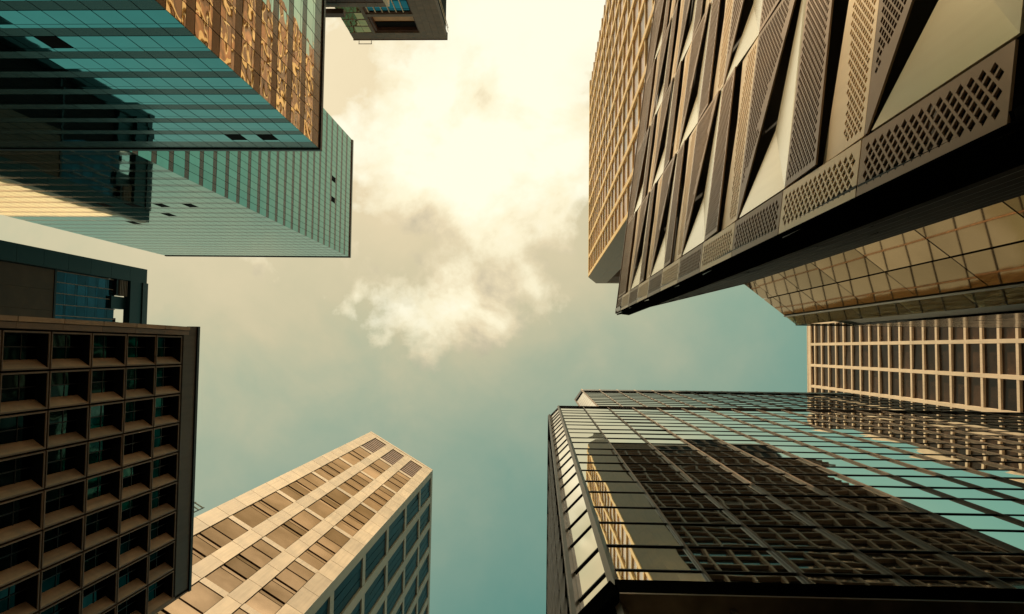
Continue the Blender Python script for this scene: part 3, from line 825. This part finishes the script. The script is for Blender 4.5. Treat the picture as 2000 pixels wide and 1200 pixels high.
# ================================================================== tower 10: cream grid tower, right
H10 = 260.0
X10 = at(1578, 705, H10)[0]; Y10a = -22.8; fl10 = 5.91; cb = 6.85
T = Thing('cream_grid_tower', 'cream tower with a plain grid of deep brown windows at the right edge', 'tower', (X10+9, 8))
yc0 = at(1578, 673, H10)[1]
yn10 = yc0+int((Y10a-yc0)/cb)*cb-.42+.36
T.prism('core', [(X10+.75, yn10), (X10+.75, 46), (X10+18, 46), (X10+18, yn10)], GROUND, H10-.3, 'void_dark')
F = Facade(T, (X10, yc0), (-1, 0))      # u = +Y
i0 = int((Y10a-yc0)/cb)-0
cols = range(i0, 8)
for i in cols:
    F.box('pier', i*cb-.42, i*cb+.42, -.75, 0, 20, H10-.02, 'cream_grid')
ua, ub = i0*cb-.6, 7*cb+.6
k = 0
while H10-k*fl10 > 70:
    z = H10-k*fl10
    F.box('floor_beam', ua, ub, -.75, -.02, z-.85, z, 'cream_grid') if k else F.box('floor_beam', ua, ub, -.75, .02, z-2.7, z, 'cream_grid')
    for i in list(cols)[:-1]:
        F.box('window_pane', i*cb+.44, (i+1)*cb-.44, -.75, -.5, z-fl10+.03, z-.87 if k else z-2.72, 'brown_window', rt(.02))
    k += 1
F.box('roof_cap', ua, ub, -.75, .10, H10+.01, H10+.5, 'cream_grid')
yn = yc0+ua
Fn = Facade(T, (X10, yn), (0, -1))      # u = -X ; plain end wall
for j in range(24):
    for i in range(4): Fn.box('end_wall_panel', -(i+1)*4.4+.02, -i*4.4-.02-(.05 if i == 0 else 0), -.35, .0, 70+j*7.9+.02, 70+(j+1)*7.9-.02, 'cream_grid')
T.finish()

# ================================================================== block 11: mirror glass block, lower right
H11 = 42.3
A11 = at(1091, 794.5, H11); C11 = at(1074, 812, H11)
X11, Y11 = A11; Xc11, Yc11 = C11; X11r = 44.0; Y11b = at(1066, 1215, H11)[1]+6
T = Thing('mirror_glass_block', 'mirror glass block with bronze mullions and a cut corner, reflecting the other towers', 'building', (X11+12, Y11+8))
T.prism('core', [(X11, Y11+.15), (X11r, Y11+.15), (X11r, Y11b), (Xc11+.15, Y11b), (Xc11+.15, Yc11)], GROUND, H11-.1, 'black_joint')
F = Facade(T, (X11, Y11), (0, -1))      # u = -X
bay = 47.3/FPX*H11
nb = int((X11r-X11)/bay)
zbelt = 10.2; fl11 = 3.02
rows = []
z = H11-.10
rows.append((z-.75, z)); z -= .75
while z > zbelt+.2:
    rows.append((z-1.64, z)); z -= 1.64
    if z > zbelt+.2: rows.append((max(z-1.38, zbelt), z)); z -= 1.38
z = zbelt-.62
for _ in range(3): rows.append((z-1.5, z)); z -= 1.5; rows.append((z-1.4, z)); z -= 1.4
random.seed(12)
vent = {(3, 2), (5, 2), (7, 2), (9, 2), (2, 3), (14, 11), (12, 12), (16, 12), (10, 14), (4, 6)}
for r_, (z0, z1) in enumerate(rows):
    for i in range(nb):
        u1 = -i*bay-.03; u0 = -(i+1)*bay+.03
        if (r_, i) in vent:
            F.box('vent_window', u0, u1, -.05, -.02, z0+.10, z1-.015, 'mirror_glass', (.008, 0)); F.box('vent_sash', u0, u1, -.04, .01, z0+.02, z0+.09, 'dark_opening')
        else: F.box('window_pane', u0, u1, -.08, -.02, z0+.015, z1-.015, 'mirror_glass', rt(.0030))
    F.box('transom', -nb*bay, 0, -.10, .0, z1-.02, z1+.02, 'black_metal')
for i in range(nb+1):
    F.box('mullion', -i*bay-.022, -i*bay+.022, -.10, .022, zbelt, H11, 'bronze_mullion')
    F.box('mullion_cap', -i*bay-.010, -i*bay+.010, .023, .036, zbelt, H11-.02, 'bronze_bright')
    F.box('lower_mullion', -i*bay-.035, -i*bay+.035, -.10, .03, GROUND, zbelt-.62, 'bronze_mullion')
F.box('belt_course', -nb*bay, .02, -.1, .16, zbelt-.6, zbelt-.01, 'matte_black')
F.box('belt_lip', -nb*bay, .02, -.1, .18, zbelt-.66, zbelt-.61, 'bronze_bright')
# cut corner
dx, dy = Xc11-X11, Yc11-Y11; Lc = math.hypot(dx, dy); nc = (-dy, dx) if -dy < 0 else (dy, -dx)
if nc[1] > 0: nc = (-nc[0], -nc[1])
Fc = Facade(T, A11, nc); sc = 1 if Fc.u[0]*dx+Fc.u[1]*dy > 0 else -1
def BC(kind, a, b_, *r, **k): Fc.box(kind, *sorted((sc*a, sc*b_)), *r, **k)
for (z0, z1) in rows:
    BC('corner_pane', .05, Lc-.05, -.08, -.02, z0+.015, z1-.015, 'mirror_pale', tilt=rt(.0015))
    BC('transom', 0, Lc, -.10, .005, z1-.022, z1+.022, 'black_metal')
BC('corner_mullion', -.05, .05, -.1, .06, zbelt, H11, 'bronze_bright'); BC('corner_mullion', Lc-.05, Lc+.03, -.1, .08, zbelt, H11, 'bronze_mullion')
BC('corner_mullion', -.045, .045, -.1, .06, GROUND, zbelt-.62, 'bronze_mullion')
BC('belt_course', -.05, Lc, -.1, .163, zbelt-.59, zbelt-.015, 'matte_black')
# west side, seen edge on
F = Facade(T, C11, (-1, 0))
nw = 12; bw = 1.33
for r_, (z0, z1) in enumerate(rows):
    for i in range(nw): F.box('side_pane', i*bw+.03, (i+1)*bw-.03, -.08, -.02, z0+.015, z1-.015, 'mirror_glass', rt(.0016))
    F.box('transom', 0, nw*bw, -.10, .01, z1-.022, z1+.022, 'black_metal')
for i in range(nw+1): F.box('side_mullion', i*bw-.03, i*bw+.03, -.1, .10, GROUND, H11, 'bronze_mullion')
F.box('roof_edge', 0, nw*bw, -.1, .11, H11-.08, H11+.05, 'bronze_mullion')
F = Facade(T, (X11, Y11), (0, -1)); F.box('roof_edge', -nb*bay, 0, -.1, .05, H11+.005, H11+.06, 'bronze_mullion')
# set back upper storeys
H11b = 110.0
Au = at(1136, 762, H11b); Cu = at(1123, 781, H11b); zs_ = 78.0
T.prism('upper_core', [(Au[0], Au[1]+.15), (X11r, Au[1]+.15), (X11r, Y11b), (Cu[0]+.15, Y11b), (Cu[0]+.15, Cu[1])], H11-.1, H11b-.1, 'black_joint')
F = Facade(T, Au, (0, -1)); bu = 33.5/FPX*H11b
nu = int((X11r-Au[0])/bu)
z = H11b-3.2; ur = []
while z > 74: ur.append((z-2.75, z)); z -= 2.75
for r_, (z0, z1) in enumerate(ur):
    for i in range(nu): F.box('upper_pane', -(i+1)*bu+.04, -i*bu-.04, -.08, -.02, z0+.03, z1-.03, 'mirror_glass', rt(.0016))
    F.box('upper_transom', -nu*bu, 0, -.1, .03, z1-.05, z1+.05, 'black_metal')
for i in range(nu+1): F.box('upper_mullion', -i*bu-.05, -i*bu+.05, -.1, .06, 70, H11b, 'bronze_mullion')
F.box('crown_band', -nu*bu, 0, -.1, .10, H11b-3.15, H11b, 'black_metal')
for i in range(nu+1): F.box('crown_bracket', -i*bu-.03, -i*bu+.03, .10, .15, H11b-3.1, H11b-.05, 'bronze_light')
F.box('shadow_band', -nu*bu, 0, -.1, .09, 70, ur[-1][0]+.02, 'black_metal')
dx, dy = Cu[0]-Au[0], Cu[1]-Au[1]; Lc = math.hypot(dx, dy); nc = (dy, -dx)
if nc[1] > 0: nc = (-nc[0], -nc[1])
Fc = Facade(T, Au, nc); sc = 1 if Fc.u[0]*dx+Fc.u[1]*dy > 0 else -1
for (z0, z1) in ur: BC('upper_corner_pane', .06, Lc-.05, -.08, -.02, z0+.06, z1-.06, 'mirror_pale')
BC('crown_band', 0, Lc, -.1, .103, H11b-3.12, H11b-.02, 'black_metal'); BC('corner_mullion', -.08, .08, -.1, .14, 70, H11b, 'bronze_bright'); BC('corner_mullion', Lc-.05, Lc+.05, -.1, .12, 70, H11b, 'bronze_mullion')
F = Facade(T, Cu, (-1, 0))
for (z0, z1) in ur:
    for i in range(6): F.box('upper_pane', i*bu+.05, (i+1)*bu-.05, -.08, -.02, z0+.05, z1-.05, 'mirror_glass')
T.finish()

print('objects', len(bpy.data.objects), 'tris', sum(len(m.polygons) for m in bpy.data.meshes))
